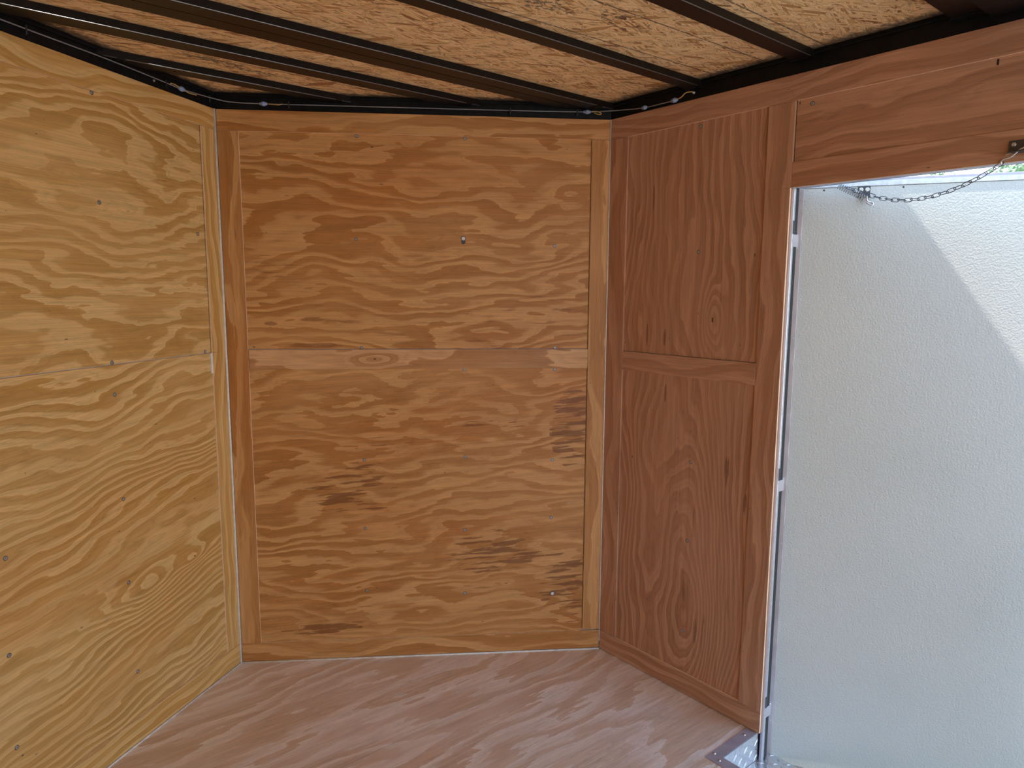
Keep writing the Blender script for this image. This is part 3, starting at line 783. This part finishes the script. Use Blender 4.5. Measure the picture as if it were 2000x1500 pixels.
SP0, SP1 = Fd.p(0.062, 1.5360, 0.030), Fd.p(0.126, 1.5010, 0.030)
spr = empty('chain_spring', SP0, label='bright coil spring hanging on the chain in front of the door bracket', category='spring')
ax = (SP1 - SP0).normalized(); e1 = ax.orthogonal().normalized(); e2 = ax.cross(e1)
pts = []
NT = 13
ln = (SP1 - SP0).length
for i in range(NT * 12 + 1):
    t = i / (NT * 12); a = 2 * math.pi * NT * t
    pts.append(ax * ln * t + (e1 * math.cos(a) + e2 * math.sin(a)) * 0.0078)
bm = bmesh.new(); tube(bm, pts, 0.0012, 6)
bm_obj('coil', bm, M_screw, spr, smooth=True)
P1 = SP1 - SP0
bm = bmesh.new()
dn = Fd.v * -1; sd = Fd.u
tube(bm, smooth_path([P1 + e1 * 0.0078, P1 + ax * 0.006 + dn * 0.004, P1 + ax * 0.016 + dn * 0.004 + sd * 0.003, P1 + ax * 0.019 + dn * 0.0075, P1 + ax * 0.013 + dn * 0.010, P1 + ax * 0.002 + dn * 0.008], 6), 0.0021, 6)
bm_obj('end_loop', bm, M_zinc, spr, smooth=True)

C0 = F_right.p(1.799, 1.5315, 0.002)
C1 = Fd.p(0.137, 1.5060, 0.044)
ch = empty('door_chain', C1, label='thin steel link chain sagging from the header hook to the open door', category='chain')
path = []
NSEG = 400
for i in range(NSEG + 1):
    t = i / NSEG
    p = C0.lerp(C1, t); p.z -= 4 * 0.036 * t * (1 - t)
    path.append(p)
for i in range(1, 120):
    t = i / 119
    path.append(C1.lerp(SP0 + ax * 0.010 + Fd.n * 0.016, t) + Fd.n * 0.0)
cum = [0.0]
for a_, b_ in zip(path, path[1:]): cum.append(cum[-1] + (b_ - a_).length)
def at(d):
    for i in range(len(cum) - 1):
        if cum[i + 1] >= d:
            f = (d - cum[i]) / max(cum[i + 1] - cum[i], 1e-9); return path[i].lerp(path[i + 1], f)
    return path[-1]
PITCH = 0.0182
link_me = bpy.data.meshes.new('chain_link')
bm = bmesh.new()
lp = []
hl, hw = 0.0112, 0.0046
for k in range(9): a = -math.pi / 2 + math.pi * k / 8; lp.append(Vector((hl - hw + hw * math.cos(a), hw * math.sin(a), 0)))
for k in range(9): a = math.pi / 2 + math.pi * k / 8; lp.append(Vector((-hl + hw + hw * math.cos(a), hw * math.sin(a), 0)))
tube(bm, lp, 0.00088, 6, closed=True)
bmesh.ops.recalc_face_normals(bm, faces=bm.faces)
for f in bm.faces: f.smooth = True
bm.to_mesh(link_me); bm.free(); link_me.materials.append(M_darkz)
nl = int(cum[-1] / PITCH)
for i in range(nl):
    d = 0.008 + i * PITCH
    p = at(d); q = at(d + 0.002)
    tx = (q - p).normalized()
    zref = Vector((0, 0, 1)) if i % 2 else tx.cross(Vector((0, 0, 1))).normalized()
    ty = zref.cross(tx).normalized(); tz = tx.cross(ty)
    o = bpy.data.objects.new('chain_link', link_me); COL.objects.link(o); o.parent = ch
    m4 = Matrix((tx, ty, tz)).transposed().to_4x4() @ Matrix.Rotation(R(18), 4, 'X'); m4.translation = p - C1
    o.matrix_local = m4

hb = empty('header_bracket', F_right.p(1.83, 1.562, 0.0), label='dark bolted steel bracket on the plywood header above the doorway', category='bracket')
bm = bmesh.new()
add_box(bm, F_right, 1.808, 1.860, 1.548, 1.574, 0.0, 0.003, 0.0008)
add_box(bm, F_right, 1.812, 1.856, 1.548, 1.551, 0.003, 0.022, 0.0008)
bmesh.ops.translate(bm, verts=bm.verts, vec=-hb.location)
bm_obj('plate', bm, M_darkz, hb)
for y in (1.817, 1.846):
    bm = bmesh.new(); disc_stack(bm, F_right, y, 1.566, [(0.0048, 0.002), (0.0048, 0.0045), (0.003, 0.0062)], 6)
    bmesh.ops.translate(bm, verts=bm.verts, vec=-hb.location)
    bm_obj('bolt', bm, M_zinc, hb)
hk = empty('chain_hook', C0, label='bright bent wire hook linking the chain to the header bracket', category='hook')
bm = bmesh.new()
tube(bm, rel(hk, smooth_path([F_right.p(1.797, 1.5300, 0.002), F_right.p(1.7975, 1.5350, 0.003), F_right.p(1.803, 1.5395, 0.006), F_right.p(1.812, 1.5400, 0.010), F_right.p(1.820, 1.5430, 0.014), F_right.p(1.830, 1.5500, 0.018), F_right.p(1.842, 1.556, 0.020)], 6)), 0.0019, 8)
bm_obj('hook_wire', bm, M_zinc, hk, smooth=True)
bm = bmesh.new()
tube(bm, rel(hk, smooth_path([F_right.p(1.806, 1.5465, 0.010), F_right.p(1.814, 1.5475, 0.012), F_right.p(1.822, 1.5462, 0.014), F_right.p(1.828, 1.5485, 0.017)], 5)), 0.0012, 8)
bm_obj('hook_tail', bm, M_zinc, hk, smooth=True)

# ------------------------------------------------------------------ trees beyond the yard, seen in the gap above the door
def tree(x, y, h, rad, label, seed):
    rnd = random.Random(seed)
    t = empty('tree', (x, y, -0.55), label=label, category='tree', group='trees beyond the yard')
    bm = bmesh.new()
    tube(bm, [Vector((0, 0, 0)), Vector((0.05, 0, h * 0.3)), Vector((-0.05, 0.08, h * 0.6)), Vector((0.02, 0, h * 0.9))], [0.16, 0.13, 0.09, 0.03], 10)
    bm_obj('trunk', bm, M_bark, t)
    bm = bmesh.new()
    for i in range(9000):
        while True:
            p = Vector((rnd.uniform(-1, 1), rnd.uniform(-1, 1), rnd.uniform(-1, 1)))
            if 0.25 < p.length < 1: break
        p = Vector((p.x * rad, p.y * rad, h * 0.66 + p.z * h * 0.36))
        p.z += 0.25 * math.sin(p.x * 3.1) * math.cos(p.y * 2.7)
        s = rnd.uniform(0.04, 0.085)
        a = Vector((rnd.gauss(0, 1), rnd.gauss(0, 1), rnd.gauss(0, 1))).normalized(); b = a.orthogonal().normalized()
        vs = [bm.verts.new(p + a * s), bm.verts.new(p + b * s * 0.5), bm.verts.new(p - a * s), bm.verts.new(p - b * s * 0.5)]
        bm.faces.new(vs)
    bm_obj('foliage', bm, M_leaf, t, kind='stuff')
tree(-17.0, -2.45, 4.42, 1.3, 'leafy tree beyond the yard whose top shows beside the chain hook', 3)
tree(-20.5, -5.2, 4.80, 1.2, 'lower leafy tree beyond the yard, left of the taller one in the door gap', 4)
